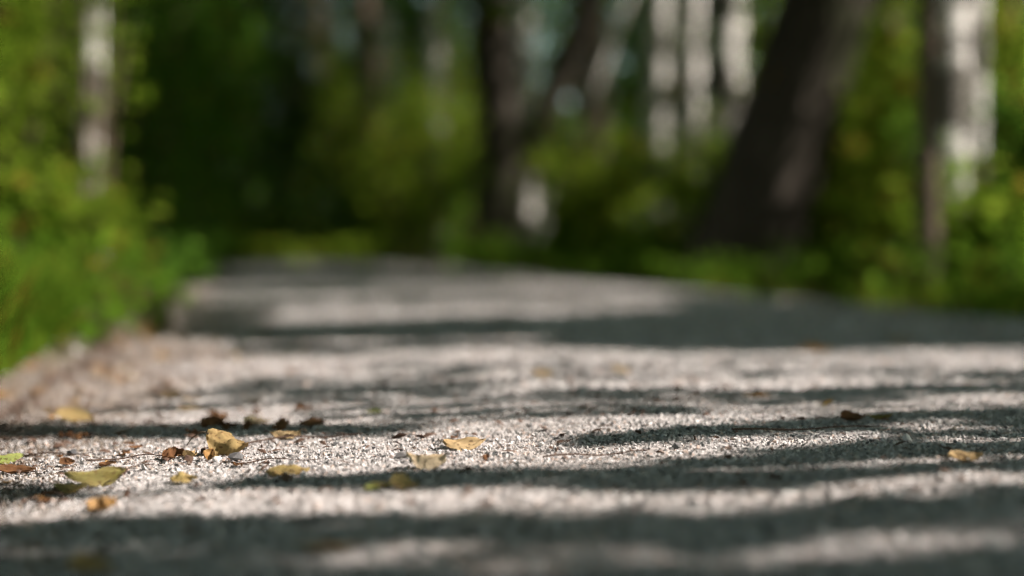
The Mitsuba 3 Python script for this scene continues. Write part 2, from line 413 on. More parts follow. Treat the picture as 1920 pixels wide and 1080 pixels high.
def tree(name, label, cat, x, y, h, r, bark, crown, nleaf, leaf, kind=0.0, lean=(0, 0), group=None, spots=None, rough=0.08, reject=True, seed=None, flat=0.35, turning=0.03, extra=(), gaps=True, foot=0.35):
    """crown = (lowest, highest, radius): leaf clusters round the ends of limbs that leave the trunk between those heights."""
    rng = np.random.default_rng(seed if seed is not None else int(abs(x) * 977 + abs(y) * 331 + h * 10))
    k = thing(name, label, cat, group)
    p = trunk_path(x, y, h, lean, 0.02, 16, rng)
    meshes = [tube(p, flare(h, r, 16, foot), 14, rough, int(rng.integers(99)))]
    lo, hi, cr = crown
    ends = []
    for _ in range(18 if spots is None else 0):
        z = rng.uniform(lo, hi)
        c = np.array([np.interp(z - 0.3, p[:, 2], p[:, i]) for i in range(2)])
        a = rng.uniform(0, 2 * np.pi)
        rr = cr * rng.uniform(0.35, 1.0) * math.sin(math.pi * min(1, 0.25 + 0.75 * (hi - z) / (hi - lo + 1e-6)))
        ends.append([c[0] + rr * math.cos(a), c[1] + rr * math.sin(a), z])
    ends = np.array(ends if spots is None else spots, float)
    for e in ends[: 22]:
        z = max(0.4, min(e[2] - 0.25 * np.linalg.norm(e[:2] - [x, y]), h * 0.95))
        c = np.array([np.interp(z, p[:, 2], p[:, i]) for i in range(3)])
        t = np.linspace(0, 1, 6)[:, None]
        q = c + (e - c) * t + np.array([0, 0, 0.12]) * np.sin(t * np.pi) * np.linalg.norm(e - c)
        if reject and (over_near_path(q).any() or in_sun(q, 0.8).any()):
            continue
        meshes.append(tube(q, np.linspace(min(r * 0.35, 0.05), 0.008, 6), 6))
    meshes += list(extra)
    part(k, "trunk", join(meshes), bark, True)
    if nleaf:
        sp = np.array([cr * 0.24, cr * 0.24, (hi - lo) * 0.12 + 0.1])
        pts = crown_points(nleaf, ends, sp, rng)
        pts = pts[pts[:, 2] > 0.25]
        if reject:
            pts = pts[~in_sun(pts) & ~over_near_path(pts) & ~(canopy_gap(pts) & gaps)]
        if len(pts):
            part(k, "crown", leaves(pts, leaf, rng, flat), M_LEAF, False, palette(len(pts), kind, rng, turning))
    return k


def at_px(px, d):
    return (px - 960) / 2667 * d


# --- the trees the photograph shows
tree("birch_tree", "slender pale birch among sunlit leaves on the left", "tree", at_px(165, 6.4), 6.4, 10, 0.062, M_BIRCH, (5, 9.5, 1.6), 2500, 0.09, 0.2, (0.012, 0), rough=0.03)
tree("leaning_tree", "massive dark trunk leaning to the right beside the path", "tree", at_px(1360, 8.7), 8.7, 13, 0.315, M_DARK, (5.5, 12, 3.5), 9000, 0.12, 0.0, (0.325, 0.02), foot=0.12)
tree("birch_tree", "bright white birch at the far right, the thickest of its trunks", "tree", at_px(1768, 7.1), 7.1, 11, 0.13, M_BIRCH, (5, 10, 2.0), 3000, 0.09, 0.2, (0.004, 0), rough=0.03)
tree("birch_tree", "slimmer birch pressed against the right side of the far-right one", "tree", at_px(1822, 7.4), 7.4, 10, 0.07, M_BIRCH, (5, 9, 1.6), 1500, 0.09, 0.2, (0.002, 0), rough=0.03)
tree("brown_tree", "thin brown trunk just left of the bright right-hand birches", "tree", at_px(1740, 6.3), 6.3, 11, 0.046, M_BROWN, (5, 10, 2.0), 3000, 0.10, 0.0, (0.0, 0))
tree("birch_tree", "sun-flecked birch behind the left edge of the leaning dark trunk", "tree", at_px(1350, 11.2), 11.2, 13, 0.17, M_BIRCH, (6, 12, 2.2), 3500, 0.10, 0.2, (0.01, 0), rough=0.03)
tree("birch_tree", "left one of the pair of pale birches left of the leaning trunk", "tree", at_px(1228, 13.2), 13.2, 13, 0.15, M_BIRCH, (6, 12, 2.2), 3500, 0.10, 0.2, (0.004, 0), rough=0.03)
tree("birch_tree", "thinner right one of the pair of pale birches left of the leaning trunk", "tree", at_px(1296, 13.6), 13.6, 13, 0.11, M_BIRCH, (6, 12, 2.2), 3000, 0.10, 0.2, (0.0, 0), rough=0.03)
xt, yt = at_px(942, 18.0), 18.0
fork = []
for lx, ly, rr in ((0.42, 0.05, 0.20),):
    t = np.linspace(0, 1, 12)[:, None]
    fork.append(tube(np.array([xt, yt, 0.7]) + t * np.array([lx * 11, ly * 11, 11]), rr * (1 - 0.6 * t[:, 0]), 12, 0.08))
tree("forked_tree", "black forked trunk in the middle distance right of the path's end", "tree", xt, yt, 13, 0.36, M_DARK, (6, 12, 3.5), 7000, 0.13, 0.0, (-0.04, 0), extra=fork)
tree("birch_tree", "grey shaded birch rising from behind the black forked trunk", "tree", at_px(986, 19.5), 19.5, 13, 0.17, M_BIRCH, (6, 12, 2.4), 3000, 0.12, 0.2, (0.0, 0), rough=0.03)
tree("birch_tree", "dim birch showing pale patches left of the black forked trunk", "tree", at_px(815, 17.0), 17.0, 13, 0.12, M_BIRCH, (6, 12, 2.4), 3000, 0.12, 0.2, (0.002, 0), rough=0.03)
k = thing("birch_snag", "pale broken birch stump right of the black forked trunk's foot", "tree")
_q = np.linspace(0, 1, 8)[:, None]
part(k, "trunk", tube(np.array([at_px(1000, 15.5), 15.5, 0.0]) + _q * np.array([0.14, 0, 1.02]), np.linspace(0.085, 0.06, 8), 14, 0.06, 5), M_BIRCH)
tree("birch_tree", "thin leaning birch glinting at the right edge of the leaning dark trunk", "tree", at_px(1468, 9.9), 9.9, 9, 0.05, M_BIRCH, (4.5, 8.5, 1.4), 1200, 0.1, 0.2, (0.18, 0), rough=0.03)
tree("birch_tree", "thin leaning birch along the right fork of the black forked trunk", "tree", at_px(985, 18.8), 18.8, 11, 0.06, M_BIRCH, (5, 10, 1.6), 1200, 0.12, 0.2, (0.36, 0), rough=0.03)
for px, d, r, what in ((395, 25, 0.14, "leftmost"), (455, 27, 0.17, "second"), (600, 30, 0.16, "third"), (690, 24, 0.15, "rightmost")):
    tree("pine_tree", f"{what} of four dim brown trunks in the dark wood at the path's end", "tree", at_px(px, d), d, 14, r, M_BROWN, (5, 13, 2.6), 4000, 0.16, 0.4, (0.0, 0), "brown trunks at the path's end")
for px, d, r, what in ((1655, 12.5, 0.13, "between the leaning trunk and the brown trunk"), (1880, 9.8, 0.12, "at the right edge beyond the bright birch"), (1120, 20, 0.2, "far behind the undergrowth, right of the forked tree")):
    tree("brown_tree", f"slim shaded trunk {what}", "tree", at_px(px, d), d, 12, r, M_BROWN, (4.5, 11, 2.4), 4000, 0.12, 0.0)

rng = np.random.default_rng(19)
spots = np.column_stack([rng.uniform(3.3, 5.8, 44), rng.uniform(7.9, 9.5, 44), rng.uniform(2.2, 6.6, 44)])
tree("broadleaf_tree", "dense broadleaf right of the leaning trunk, outside the picture", "tree", 4.9, 8.6, 9, 0.1, M_BROWN, (2.4, 5.4, 1.6), 15000, 0.14, 0.0, spots=spots, gaps=False)

for px, d, r, lean, what in ((1536, 13.0, 0.075, 0.02, "thin birch half hidden in the leaves right of the leaning trunk"), (1694, 14.5, 0.08, -0.02, "thin birch in the leaves left of the far-right birch"), (1884, 12.0, 0.07, 0.0, "thin birch at the right edge behind the far-right birch"),
                             (1120, 21.0, 0.11, -0.03, "thin birch far behind, between the forked tree and the pale pair"), (735, 25.0, 0.13, 0.0, "thin birch beyond the right side of the path's end")):
    tree("birch_tree", what, "tree", at_px(px, d), d, 11, r, M_BIRCH, (5.5, 10, 1.6), 1200, 0.11, 0.2, (lean, 0), rough=0.03)

# --- the wood behind: dark spruces and broadleaves that close the view
rng = np.random.default_rng(21)
SPRUCES = [(-7.2, 24, 1), (-6.0, 29, 1), (-9.5, 27, 1), (-4.2, 31, 1), (-2.6, 28.5, 1), (-8.2, 33, 1), (-5.5, 35, 1), (-1.6, 33, 1), (-11.5, 31, 1), (-5.0, 21, 1), (-6.2, 17, 1)]
for i, (x, y, _) in enumerate(SPRUCES):
    x, y = x + rng.normal(0, 0.3), y + rng.normal(0, 0.3)
    h = rng.uniform(12, 15)
    spots = [[x + (0.3 + (1 - z / h) * 2.4) * math.cos(a) * q, y + (0.3 + (1 - z / h) * 2.4) * math.sin(a) * q, z] for z, a, q in zip(rng.uniform(0.9, h, 130), rng.uniform(0, 6.3, 130), rng.uniform(0.4, 1, 130))]
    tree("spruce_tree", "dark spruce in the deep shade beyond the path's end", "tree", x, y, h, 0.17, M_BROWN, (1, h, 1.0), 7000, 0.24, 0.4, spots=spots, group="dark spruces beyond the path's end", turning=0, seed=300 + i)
BROAD = [(-13, 38), (-9, 40), (-5, 41), (-1, 39), (3, 38), (7, 37), (11, 36), (15, 33), (1.5, 31), (5, 30), (9, 28), (13, 27), (1.2, 25), (4.2, 24.5), (7.2, 22), (10.5, 21), (5.0, 19.5), (6.6, 17), (9.0, 15), (5.8, 14.2), (7.5, 11.5), (5.6, 10.0), (-16, 33), (-13, 26), (-10, 21), (-8, 15), (-6.5, 11.5), (-4.8, 8.8), (-4.4, 13), (-7, 7.5)]
for i, (x, y) in enumerate(BROAD):
    x, y = x + rng.normal(0, 0.3), y + rng.normal(0, 0.3)
    h = rng.uniform(11, 15)
    far = y > 20
    spots = [[x + rr * math.cos(a), y + rr * math.sin(a), z] for z, a, rr in zip(rng.uniform(0.2 if far else 2.0, h, 46), rng.uniform(0, 6.3, 46), 2.6 * np.sqrt(rng.random(46)))]
    tree("broadleaf_tree", "shaded broadleaf tree in the wood behind the trunks", "tree", x, y, h, rng.uniform(0.1, 0.2), M_DARK if i % 2 else M_BROWN, (1, h, 2.2), 5000, 0.27 if far else 0.2, 0.0 if rng.random() < 0.7 else 0.2, spots=spots, group="broadleaf trees filling the wood behind", seed=500 + i)
rng = np.random.default_rng(77)
c = np.column_stack([rng.uniform(-26, 24, 24000), rng.uniform(46, 51, 24000), 15 * rng.random(24000) ** 1.2])
scene["distant_wood"] = mikit.ply(leaves(c, 0.5, rng, 0.2), M_LEAF, False, uv=palette(len(c), 0.0, rng))
labels["distant_wood"] = {"label": "dark far-off wood closing the view behind all trunks", "category": "wood", "kind": "stuff"}
# trees beside and behind the camera, whose crowns roof the path
for i, (x, y) in enumerate([(6.5, -0.7), (8.5, 3.5), (7.5, 7), (10.5, 6), (9, -3), (5, -4), (-4, 1.5), (-5.5, 4.5), (-4, -3), (1.5, -6), (-8, 0), (-3.2, 3.0), (-3.4, 6.5), (-3.6, 10.5), (-2.2, -1.5), (4, -8), (-2.5, -9), (9, -9), (-8, -8), (12, 0), (-3.9, 15), (0.5, -3.5), (-1.5, -4.5), (-5.5, -0.5), (-3.0, 0.6), (3.5, -2.2)]):
    h = rng.uniform(11, 14)
    spots = [[x + rr * math.cos(a), y + rr * math.sin(a), z] for z, a, rr in zip(rng.uniform(4.2, h, 40), rng.uniform(0, 6.3, 40), 4.2 * np.sqrt(rng.random(40)))]
    tree("broadleaf_tree", "broadleaf tree beside or behind the viewpoint, arching over the path", "tree", x, y, h, 0.13, M_DARK, (4, h, 2.6), 4500, 0.36, 0.0, spots=spots, gaps=False, group="trees beside and behind the viewpoint", seed=700 + i)

# --- boughs over the near path: where their leaves stand, the gravel lies in shade (density, outline on the ground)
SHADE = [
    (11, [(-0.52, 1.23), (-0.30, 1.19), (-0.07, 1.11), (0.06, 1.09), (0.16, 1.11), (0.32, 1.16), (0.52, 1.20), (0.48, 1.13), (0.40, 1.10), (0.25, 1.05), (0.14, 0.96), (0.09, 0.98), (-0.06, 1.03), (-0.22, 1.06), (-0.48, 1.15)]),
    (1.6, [(-0.48, 1.15), (-0.22, 1.06), (-0.06, 1.03), (0.13, 0.95), (0.11, 0.82), (-0.39, 0.94)]),
    (7, [(-0.45, 1.08), (-0.25, 1.02), (-0.13, 0.96), (0.12, 0.89), (0.11, 0.79), (-0.38, 0.91)]),
    (11, [(0.12, 0.89), (0.22, 0.92), (0.44, 1.02), (0.34, 0.79), (0.11, 0.79)]),
    (9, [(-0.27, 1.37), (-0.21, 1.36), (-0.08, 1.37), (0.02, 1.35), (0.15, 1.35), (0.26, 1.30), (0.33, 1.25), (0.20, 1.24), (0.06, 1.21), (-0.08, 1.26), (-0.18, 1.30), (-0.27, 1.33)]),
    (9, [(-0.60, 1.40), (-0.50, 1.40), (-0.40, 1.36), (-0.28, 1.35), (-0.36, 1.33), (-0.43, 1.33), (-0.57, 1.35)]),
    (11, [(0.13, 1.39), (0.30, 1.45), (0.56, 1.55), (0.68, 1.59), (0.61, 1.42), (0.45, 1.42), (0.30, 1.37), (0.15, 1.34)]),
    (7, [(0.27, 1.33), (0.59, 1.37), (0.55, 1.28), (0.26, 1.28)]),
    (9, [(0.27, 1.62), (0.38, 1.71), (0.76, 1.77), (0.71, 1.66), (0.45, 1.61), (0.32, 1.56), (0.17, 1.52), (0.05, 1.52), (0.02, 1.55), (0.14, 1.58)]),
    (7, [(0.41, 1.56), (0.70, 1.64), (0.69, 1.61), (0.40, 1.53)]),
    (9, [(-0.78, 1.87), (-0.61, 1.89), (-0.38, 1.81), (-0.21, 1.72), (-0.13, 1.71), (-0.12, 1.65), (-0.25, 1.66), (-0.37, 1.69), (-0.59, 1.81), (-0.74, 1.77)]),
    (3, [(-0.29, 1.93), (-0.11, 1.88), (0.03, 1.80), (0.23, 1.82), (0.22, 1.73), (0.03, 1.73), (-0.17, 1.79), (-0.28, 1.85)]),
    (0.9, [(-0.30, 2.19), (0.03, 2.06), (0.32, 1.96), (0.30, 1.80), (0.03, 1.81), (-0.26, 1.93)]),
    (7, [(0.37, 2.01), (0.57, 2.04), (0.92, 2.15), (0.86, 2.01), (0.53, 1.92), (0.35, 1.92)]),
    (9, [(-0.40, 4.10), (0.06, 4.25), (0.61, 4.78), (1.11, 5.46), (2.05, 4.79), (1.52, 3.55), (0.66, 3.26), (0.30, 3.32), (-0.20, 3.36), (-0.44, 3.28)]),
    (11, [(-0.92, 3.25), (-0.84, 3.38), (-0.36, 3.12), (0.05, 3.12), (0.62, 3.07), (1.39, 3.25), (1.27, 2.96), (0.56, 2.75), (0.25, 2.75), (-0.07, 2.99), (-0.34, 2.91), (-0.75, 3.03)]),
    (10, [(-0.99, 4.20), (-0.52, 3.88), (-0.36, 3.73), (-0.42, 3.48), (-0.85, 3.60)]),
    (10, [(-1.28, 5.87), (-0.54, 5.55), (0.08, 5.46), (0.75, 5.92), (0.68, 5.36), (0.08, 5.01), (-0.49, 5.04), (-1.18, 5.31)]),
    (10, [(-1.69, 7.91), (-0.68, 6.94), (0.23, 6.73), (0.73, 6.75), (0.21, 6.11), (-0.61, 6.22), (-1.45, 6.77)]),
    (10, [(-2.06, 9.99), (-0.85, 8.71), (-0.03, 8.95), (-0.03, 8.16), (-0.76, 7.77), (-1.80, 8.74)]),
    (11, [(0.83, 7.63), (1.98, 4.64), (1.96, 4.57), (0.61, 4.75)]),
    (7, [(-0.98, 3.45), (-1.0, 4.2), (-0.45, 4.15), (0.1, 4.2), (0.7, 4.2), (0.7, 3.3), (-0.2, 3.2), (-0.5, 3.3)]),
    (10, [(0.10, 3.36), (0.66, 3.26), (1.52, 3.55), (1.45, 3.05), (0.60, 2.95), (0.08, 3.02)]),
]


_r = np.random.default_rng(91)
SHADE.append((3.0, [(-1.6, 6.0), (-1.0, 6.0), (-0.75, 4.3), (-0.7, 3.4), (-0.95, 3.3), (-1.15, 4.2)]))
SHADE.append((0.6, [(-1.9, 9.0), (0.9, 9.0), (1.5, 5.2), (1.0, 4.5), (-1.2, 4.6)]))
for _ in range(48):      # slim twigs' and single leaf rows' shadows between the larger ones
    _x, _y, _l, _w, _t = _r.uniform(-0.4, 1.0), _r.uniform(1.36, 2.75), _r.uniform(0.08, 0.32), _r.uniform(0.010, 0.026), _r.normal(0.14, 0.08)
    if _x < 0.35 and _y < 1.75:
        continue
    SHADE.append((4.0, [(_x - _l, _y - _l * _t), (_x, _y + _w), (_x + _l, _y + _l * _t), (_x, _y - _w)]))

for _ in range(32):      # and broken half-shade farther up the path
    _x, _y, _l, _w, _t = _r.uniform(-0.5, 1.2), _r.uniform(1.85, 2.38), _r.uniform(0.1, 0.4), _r.uniform(0.02, 0.045), _r.normal(0.10, 0.08)
    SHADE.append((2.1, [(_x - _l, _y - _l * _t), (_x, _y + _w), (_x + _l, _y + _l * _t), (_x, _y - _w)]))


def fill(poly, n, rng):
    poly = np.array(poly)
    lo, hi = poly.min(0), poly.max(0)
    q = rng.uniform(lo, hi, (n * 5, 2))
    a, b = poly, np.roll(poly, -1, 0)
    inside = np.zeros(len(q), bool)
    for (x1, y1), (x2, y2) in zip(a, b):
        if y1 != y2:
            inside ^= ((y1 > q[:, 1]) != (y2 > q[:, 1])) & (q[:, 0] < (x2 - x1) * (q[:, 1] - y1) / (y2 - y1) + x1)
    return q[inside]


rng = np.random.default_rng(33)
LEAF_AREA = 0.05 ** 2 * 0.31
sets = []
for dens, poly in SHADE:
    slim = Polygon(poly).buffer(0).buffer(-0.005)
    if slim.geom_type == "Polygon" and not slim.is_empty:
        poly = list(slim.exterior.coords)[:-1]
    a = np.array(poly)
    box = np.prod(a.max(0) - a.min(0))
    q = fill(poly, int(box * dens / LEAF_AREA / 5) + 1, rng)
    h = rng.uniform(1.9, 2.9, len(q)) + 0.25 * np.maximum(q[:, 1] - 5, 0)
    z = g(q[:, 0], q[:, 1])
    sets.append(np.column_stack([q + h[:, None] * SUN[:2] / SUN[2], z + h]))
pts = np.vstack(sets)
pts[:, :2] += rng.normal(0, 0.015, (len(pts), 2))
q = ground_shadow(pts)
for _ in range(110):       # little flecks of sun between the leaves
    fx, fy = rng.uniform(-0.8, 1.2), rng.uniform(0.85, 2.6)
    fr = rng.uniform(0.010, 0.028)
    pts, q = (a[((q - [fx, fy]) ** 2 / [fr * fr * 4, fr * fr]).sum(1) > 1] for a in (pts, q))
pts = pts[~in_sun(pts, 0.8)]
TREES_RIGHT = [(4.3, 0.4, 0.05), (4.6, 1.6, 0.045), (4.9, 3.2, 0.07), (5.2, 5.4, 0.08)]
near = np.argmin(np.abs(pts[:, 1:2] - np.array([0.6, 1.4, 3.4, 5.8])), 1)
for i, (x, y, r) in enumerate(TREES_RIGHT):
    mine = pts[near == i]
    k = thing("hazel_tree", "low-branched hazel right of the path, shading the gravel from outside the picture", "tree", "hazels shading the near path")
    p = trunk_path(x, y, 3.6, (-0.05, 0), 0.01, 10, rng)
    ms = [tube(p, flare(3.6, r, 10), 10, 0.05)]
    for e in mine[rng.integers(len(mine), size=14)]:
        c = np.array([np.interp(e[2] - 0.4, p[:, 2], p[:, j]) for j in range(3)])
        t = np.linspace(0, 1, 6)[:, None]
        ms.append(tube(c + (e - c) * t + np.array([0, 0, 0.1]) * np.sin(t * np.pi), np.linspace(0.014, 0.004, 6), 5))
    part(k, "trunk", join(ms), M_BROWN)
    part(k, "crown", leaves(mine, 0.05, rng, 0.3), M_LEAF, False, palette(len(mine), 0.0, rng))


# ------------------------------------------------------------------ shrubs, herbs, grass
def shrub(name, label, cat, x, y, h, rad, nleaf, leaf, kind, group=None, seed=1, stems=7, turning=0.04, low=0.1):
    rng = np.random.default_rng(seed)
    k = thing(name, label, cat, group)
    z0 = float(g(x, y))
    tips, ms = [], []
    for _ in range(stems):
        a, q = rng.uniform(0, 6.3), math.sqrt(rng.random())
        tip = np.array([x + rad * q * math.cos(a), y + rad * q * math.sin(a), z0 + h * rng.uniform(0.65, 1.0) * (1 - 0.35 * q * q)])
        foot = np.array([x + 0.25 * (tip[0] - x), y + 0.25 * (tip[1] - y), z0 - 0.04])
        t = np.linspace(0, 1, 6)[:, None]
        q_ = foot + (tip - foot) * t + np.array([0, 0, 0.1 * h]) * np.sin(t * np.pi)
        ms.append(tube(q_, np.linspace(0.006 + 0.006 * h, 0.002, 6), 5))
        tips.append(q_)
    part(k, "stem", join(ms), M_STEM)
    tips = np.vstack([t[1:] for t in tips])
    c = tips[rng.integers(len(tips), size=nleaf)] + rng.normal(size=(nleaf, 3)) * [rad * 0.26, rad * 0.26, h * 0.10]
    c = c[c[:, 2] > g(c[:, 0], c[:, 1]) + 0.02]
    part(k, "foliage", leaves(c, leaf, rng, 0.5), M_LEAF, False, palette(len(c), kind, rng, turning))


ORD = "nearest second third fourth fifth sixth seventh eighth ninth tenth eleventh twelfth thirteenth".split()


def herbs(spots, name, cat, label, group, kind, leaf, seed, per=170):
    for i, (x, y, h, r) in enumerate(sorted(spots, key=lambda q: q[1])):
        shrub(name, label % ORD[i], cat, x, y, h, r, int(per * max(0.4, r / 0.3) ** 1.5), leaf, kind, group, seed + i, 8)


# left side: lit saplings with a low leafy hem
shrub("hazel_bush", "tall sunlit yellow-green bush at the left edge, left of the birch", "bush", -2.25, 5.5, 1.75, 0.42, 2600, 0.075, 0.2, seed=11, stems=14)
shrub("hazel_bush", "bright bush filling the upper left corner", "bush", -2.6, 6.0, 2.3, 0.38, 2600, 0.075, 0.2, seed=16, stems=14)
shrub("hazel_bush", "slender sapling in front of the left birch", "bush", -1.74, 5.75, 1.95, 0.22, 190, 0.075, 0.2, seed=17, stems=6)
shrub("hazel_bush", "yellow-green bush leaning in front of the left birch's foot", "bush", -1.75, 5.3, 0.62, 0.3, 900, 0.07, 0.2, seed=12, stems=10)
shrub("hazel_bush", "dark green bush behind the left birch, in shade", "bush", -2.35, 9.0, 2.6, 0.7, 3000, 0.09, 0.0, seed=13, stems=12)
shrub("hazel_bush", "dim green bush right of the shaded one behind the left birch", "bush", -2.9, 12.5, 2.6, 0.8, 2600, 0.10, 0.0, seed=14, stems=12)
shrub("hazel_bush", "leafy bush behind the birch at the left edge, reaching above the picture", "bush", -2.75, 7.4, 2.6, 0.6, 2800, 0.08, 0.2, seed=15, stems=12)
herbs([(-1.0, 3.95, 0.17, 0.17), (-0.98, 3.45, 0.12, 0.13), (-1.30, 3.6, 0.24, 0.22), (-1.52, 4.0, 0.32, 0.26), (-1.25, 4.15, 0.22, 0.2), (-1.42, 4.7, 0.30, 0.26), (-1.72, 4.6, 0.42, 0.25), (-1.5, 5.4, 0.34, 0.3), (-1.95, 5.0, 0.5, 0.3)],
      "leafy_herb", "plant", "low leafy plant on the sunlit left verge, %s from the viewpoint", "leafy plants on the sunlit left verge", 0.8, 0.06, 40)
herbs([(-1.75, 6.3, 0.34, 0.3), (-2.05, 7.4, 0.4, 0.35), (-2.2, 8.6, 0.42, 0.35), (-2.55, 10, 0.45, 0.4), (-2.85, 11.6, 0.45, 0.4), (-3.3, 13.5, 0.5, 0.45), (-3.7, 16, 0.5, 0.5)],
      "leafy_herb", "plant", "shaded green plant along the far left path edge, %s from the viewpoint", "plants along the far left edge", 0.0, 0.08, 60)
# right side
herbs([(2.05, 5.6, 0.30, 0.3), (2.3, 6.3, 0.42, 0.32), (1.75, 6.3, 0.32, 0.3), (2.6, 6.9, 0.55, 0.35), (1.95, 6.9, 0.42, 0.32), (1.5, 7.0, 0.26, 0.3), (2.2, 7.6, 0.5, 0.35), (1.75, 7.7, 0.36, 0.3), (1.35, 7.7, 0.2, 0.28), (1.15, 8.2, 0.22, 0.3), (2.75, 7.9, 0.7, 0.4)],
      "leafy_herb", "plant", "green leafy plant below the right-hand trees, %s from the viewpoint", "leafy plants at the foot of the right-hand trees", 0.8, 0.07, 80)
herbs([(0.75, 9.6, 0.24, 0.3), (0.95, 10.4, 0.4, 0.35), (0.45, 10.6, 0.25, 0.35), (0.25, 11.6, 0.3, 0.4), (0.7, 11.8, 0.55, 0.45), (0.05, 12.8, 0.3, 0.4), (-0.25, 14.2, 0.32, 0.45), (0.2, 15.2, 0.5, 0.5), (-0.6, 16.3, 0.35, 0.5), (-1.1, 18.5, 0.4, 0.6), (-1.6, 20.5, 0.4, 0.6), (1.2, 12.6, 0.6, 0.45), (1.6, 10.0, 0.7, 0.4)],
      "leafy_herb", "plant", "green plant on the right of the middle-distance path, %s from the viewpoint", "plants beside the path in the middle distance", 0.8, 0.085, 100)
for i, (x, y, h, r, kind, lab) in enumerate([
        (2.25, 9.6, 2.0, 0.55, 0.2, "yellow-green bush between the leaning trunk and the far-right birch"), (3.2, 9.9, 2.3, 0.6, 0.2, "tall olive-green bush behind the far-right birch"),
        (0.75, 12.0, 1.35, 0.5, 0.2, "rounded yellow-olive bush below the pair of pale birches"), (1.25, 10.6, 1.15, 0.5, 0.2, "green bush at the left foot of the leaning trunk"), (2.05, 6.75, 0.62, 0.36, 0.2, "knee-high green bush hiding the foot of the far-right birch"),
        (1.9, 8.9, 1.3, 0.42, 0.2, "bush right of the leaning trunk's foot"), (2.75, 8.4, 1.9, 0.5, 0.2, "bush with olive leaves between the far-right birch and the picture's edge"), (2.55, 7.6, 1.1, 0.35, 0.0, "dark leafy bush at the right edge beside the far-right birch"), (2.7, 11.5, 2.6, 0.7, 0.2, "tall pale green bush beyond the leaning trunk"), (0.62, 13.8, 1.1, 0.45, 0.2, "olive bush right of the black forked trunk"),
        (-0.8, 15.6, 1.5, 0.45, 0.0, "dark bush hiding the foot of the dim birch left of the forked trunk"), (-0.95, 14.8, 2.0, 0.6, 0.2, "dim yellow-green bush left of the black forked trunk"), (1.9, 14.5, 2.4, 0.7, 0.0, "green bush behind the pale birches"),
        (-4.2, 24.3, 0.75, 0.7, 0.2, "low sunlit bush where the path ends"), (-3.2, 24.6, 0.6, 0.7, 0.2, "right neighbour of the low sunlit bush where the path ends"), (-5.0, 24.6, 0.6, 0.7, 0.0, "dim low bush touching the left side of the sunlit one at the path's end"), 
        (-3.75, 19.0, 0.34, 0.42, 0.2, "ankle-high plant at the left corner of the path's end"), (-3.0, 18.9, 0.24, 0.4, 0.2, "ankle-high plant left of the middle of the path's end"), (-2.25, 19.0, 0.26, 0.4, 0.2, "ankle-high plant right of the middle of the path's end"), (-1.5, 19.0, 0.34, 0.42, 0.2, "ankle-high plant at the right corner of the path's end"),
        (-1.5, 24.6, 3.8, 1.0, 0.2, "tall sunlit bush at the right of the path's end"), (-3.0, 27.6, 4.0, 1.0, 0.2, "tall green bush straight behind the path's end"), (-0.7, 21.4, 3.2, 0.8, 0.2, "tall bush between the path's end and the forked trunk"),
        (-2.8, 11.6, 3.0, 0.6, 0.0, "tall bush over the shaded left edge of the path"), (-3.5, 15.2, 3.4, 0.7, 0.0, "tall bush where the left edge of the path turns dark"), (-4.6, 29.2, 2.8, 0.9, 0.0, "green bush behind the brown trunks at the path's end"),
        (-5.3, 26.5, 1.0, 0.8, 0.0, "dark low bush left of the path's end"), (-2.2, 23.5, 1.3, 0.8, 0.0, "dark bush right of the path's end")]):
    shrub("hazel_bush", lab, "bush", x, y, h * 1.12, r * 1.1, int((1250 if y > 8 else 2000) * (r / 0.6) ** 1.2), 0.115 if y < 20 else 0.14, kind, None, 150 + i, 9, 0.10)


def grass(n, xs, ys, hmin, hmax, rng, width=0.003):
    y = rng.uniform(*ys, n)
    x = xs(y, rng.random(n))
    z = g(x, y) - 0.01
    h = rng.uniform(hmin, hmax, n)
    a, b = rng.uniform(0, 2 * np.pi, n), rng.uniform(0.1, 0.75, n)
    d = np.stack([np.cos(a), np.sin(a), 0 * a], 1)
    w = np.stack([-np.sin(a), np.cos(a), 0 * a], 1) * (width * rng.uniform(0.7, 1.6, n))[:, None]
    base = np.stack([x, y, z], 1)
    rows = [base + d * (b * h * t * t)[:, None] + np.array([0, 0, 1.0]) * (h * t * (1 - 0.35 * b * t))[:, None] for t in (0, 0.4, 0.75, 1.0)]
    v = np.stack([rows[0] - w, rows[0] + w, rows[1] - w, rows[1] + w, rows[2] - w * 0.6, rows[2] + w * 0.6, rows[3]], 1).reshape(-1, 3)
    k = np.arange(n)[:, None] * 7
    f = np.stack([k + t for t in ([0, 1, 3], [0, 3, 2], [2, 3, 5], [2, 5, 4], [4, 5, 6])], 1).reshape(-1, 3)
    uv = np.repeat(np.stack([rng.random(n), rng.choice([0.82, 0.22, 0.62], n, p=[0.62, 0.28, 0.10])], 1), 7, 0)
    return v, f, uv


rng = np.random.default_rng(44)
gs = [grass(4600, lambda y, u: centre(y) - 1.62 - 0.75 * u ** 1.4, (2.3, 4.4), 0.08, 0.32, rng, 0.0042), grass(5000, lambda y, u: centre(y) - 1.6 - 0.6 * u, (4.4, 12), 0.08, 0.24, rng, 0.004)]
v, f = join([(a, b) for a, b, _ in gs])
scene["grass"] = mikit.ply((v, f), M_LEAF, False, uv=np.vstack([c for *_, c in gs]))
labels["grass"] = {"label": "bright green grass along the left edge of the path", "category": "grass", "kind": "stuff"}
gs = grass(11000, lambda y, u: centre(y) + 1.22 + 0.5 * meshkit.noise(np.stack([y * 1.6, 0 * y, 0 * y], -1), 3) + 1.0 * u ** 0.8, (3.5, 18), 0.06, 0.2, rng, 0.004)
scene["grass_001"] = mikit.ply(gs[:2], M_LEAF, False, uv=gs[2])
labels["grass_001"] = {"label": "short grass along the right edge of the path below the trees", "category": "grass", "kind": "stuff"}


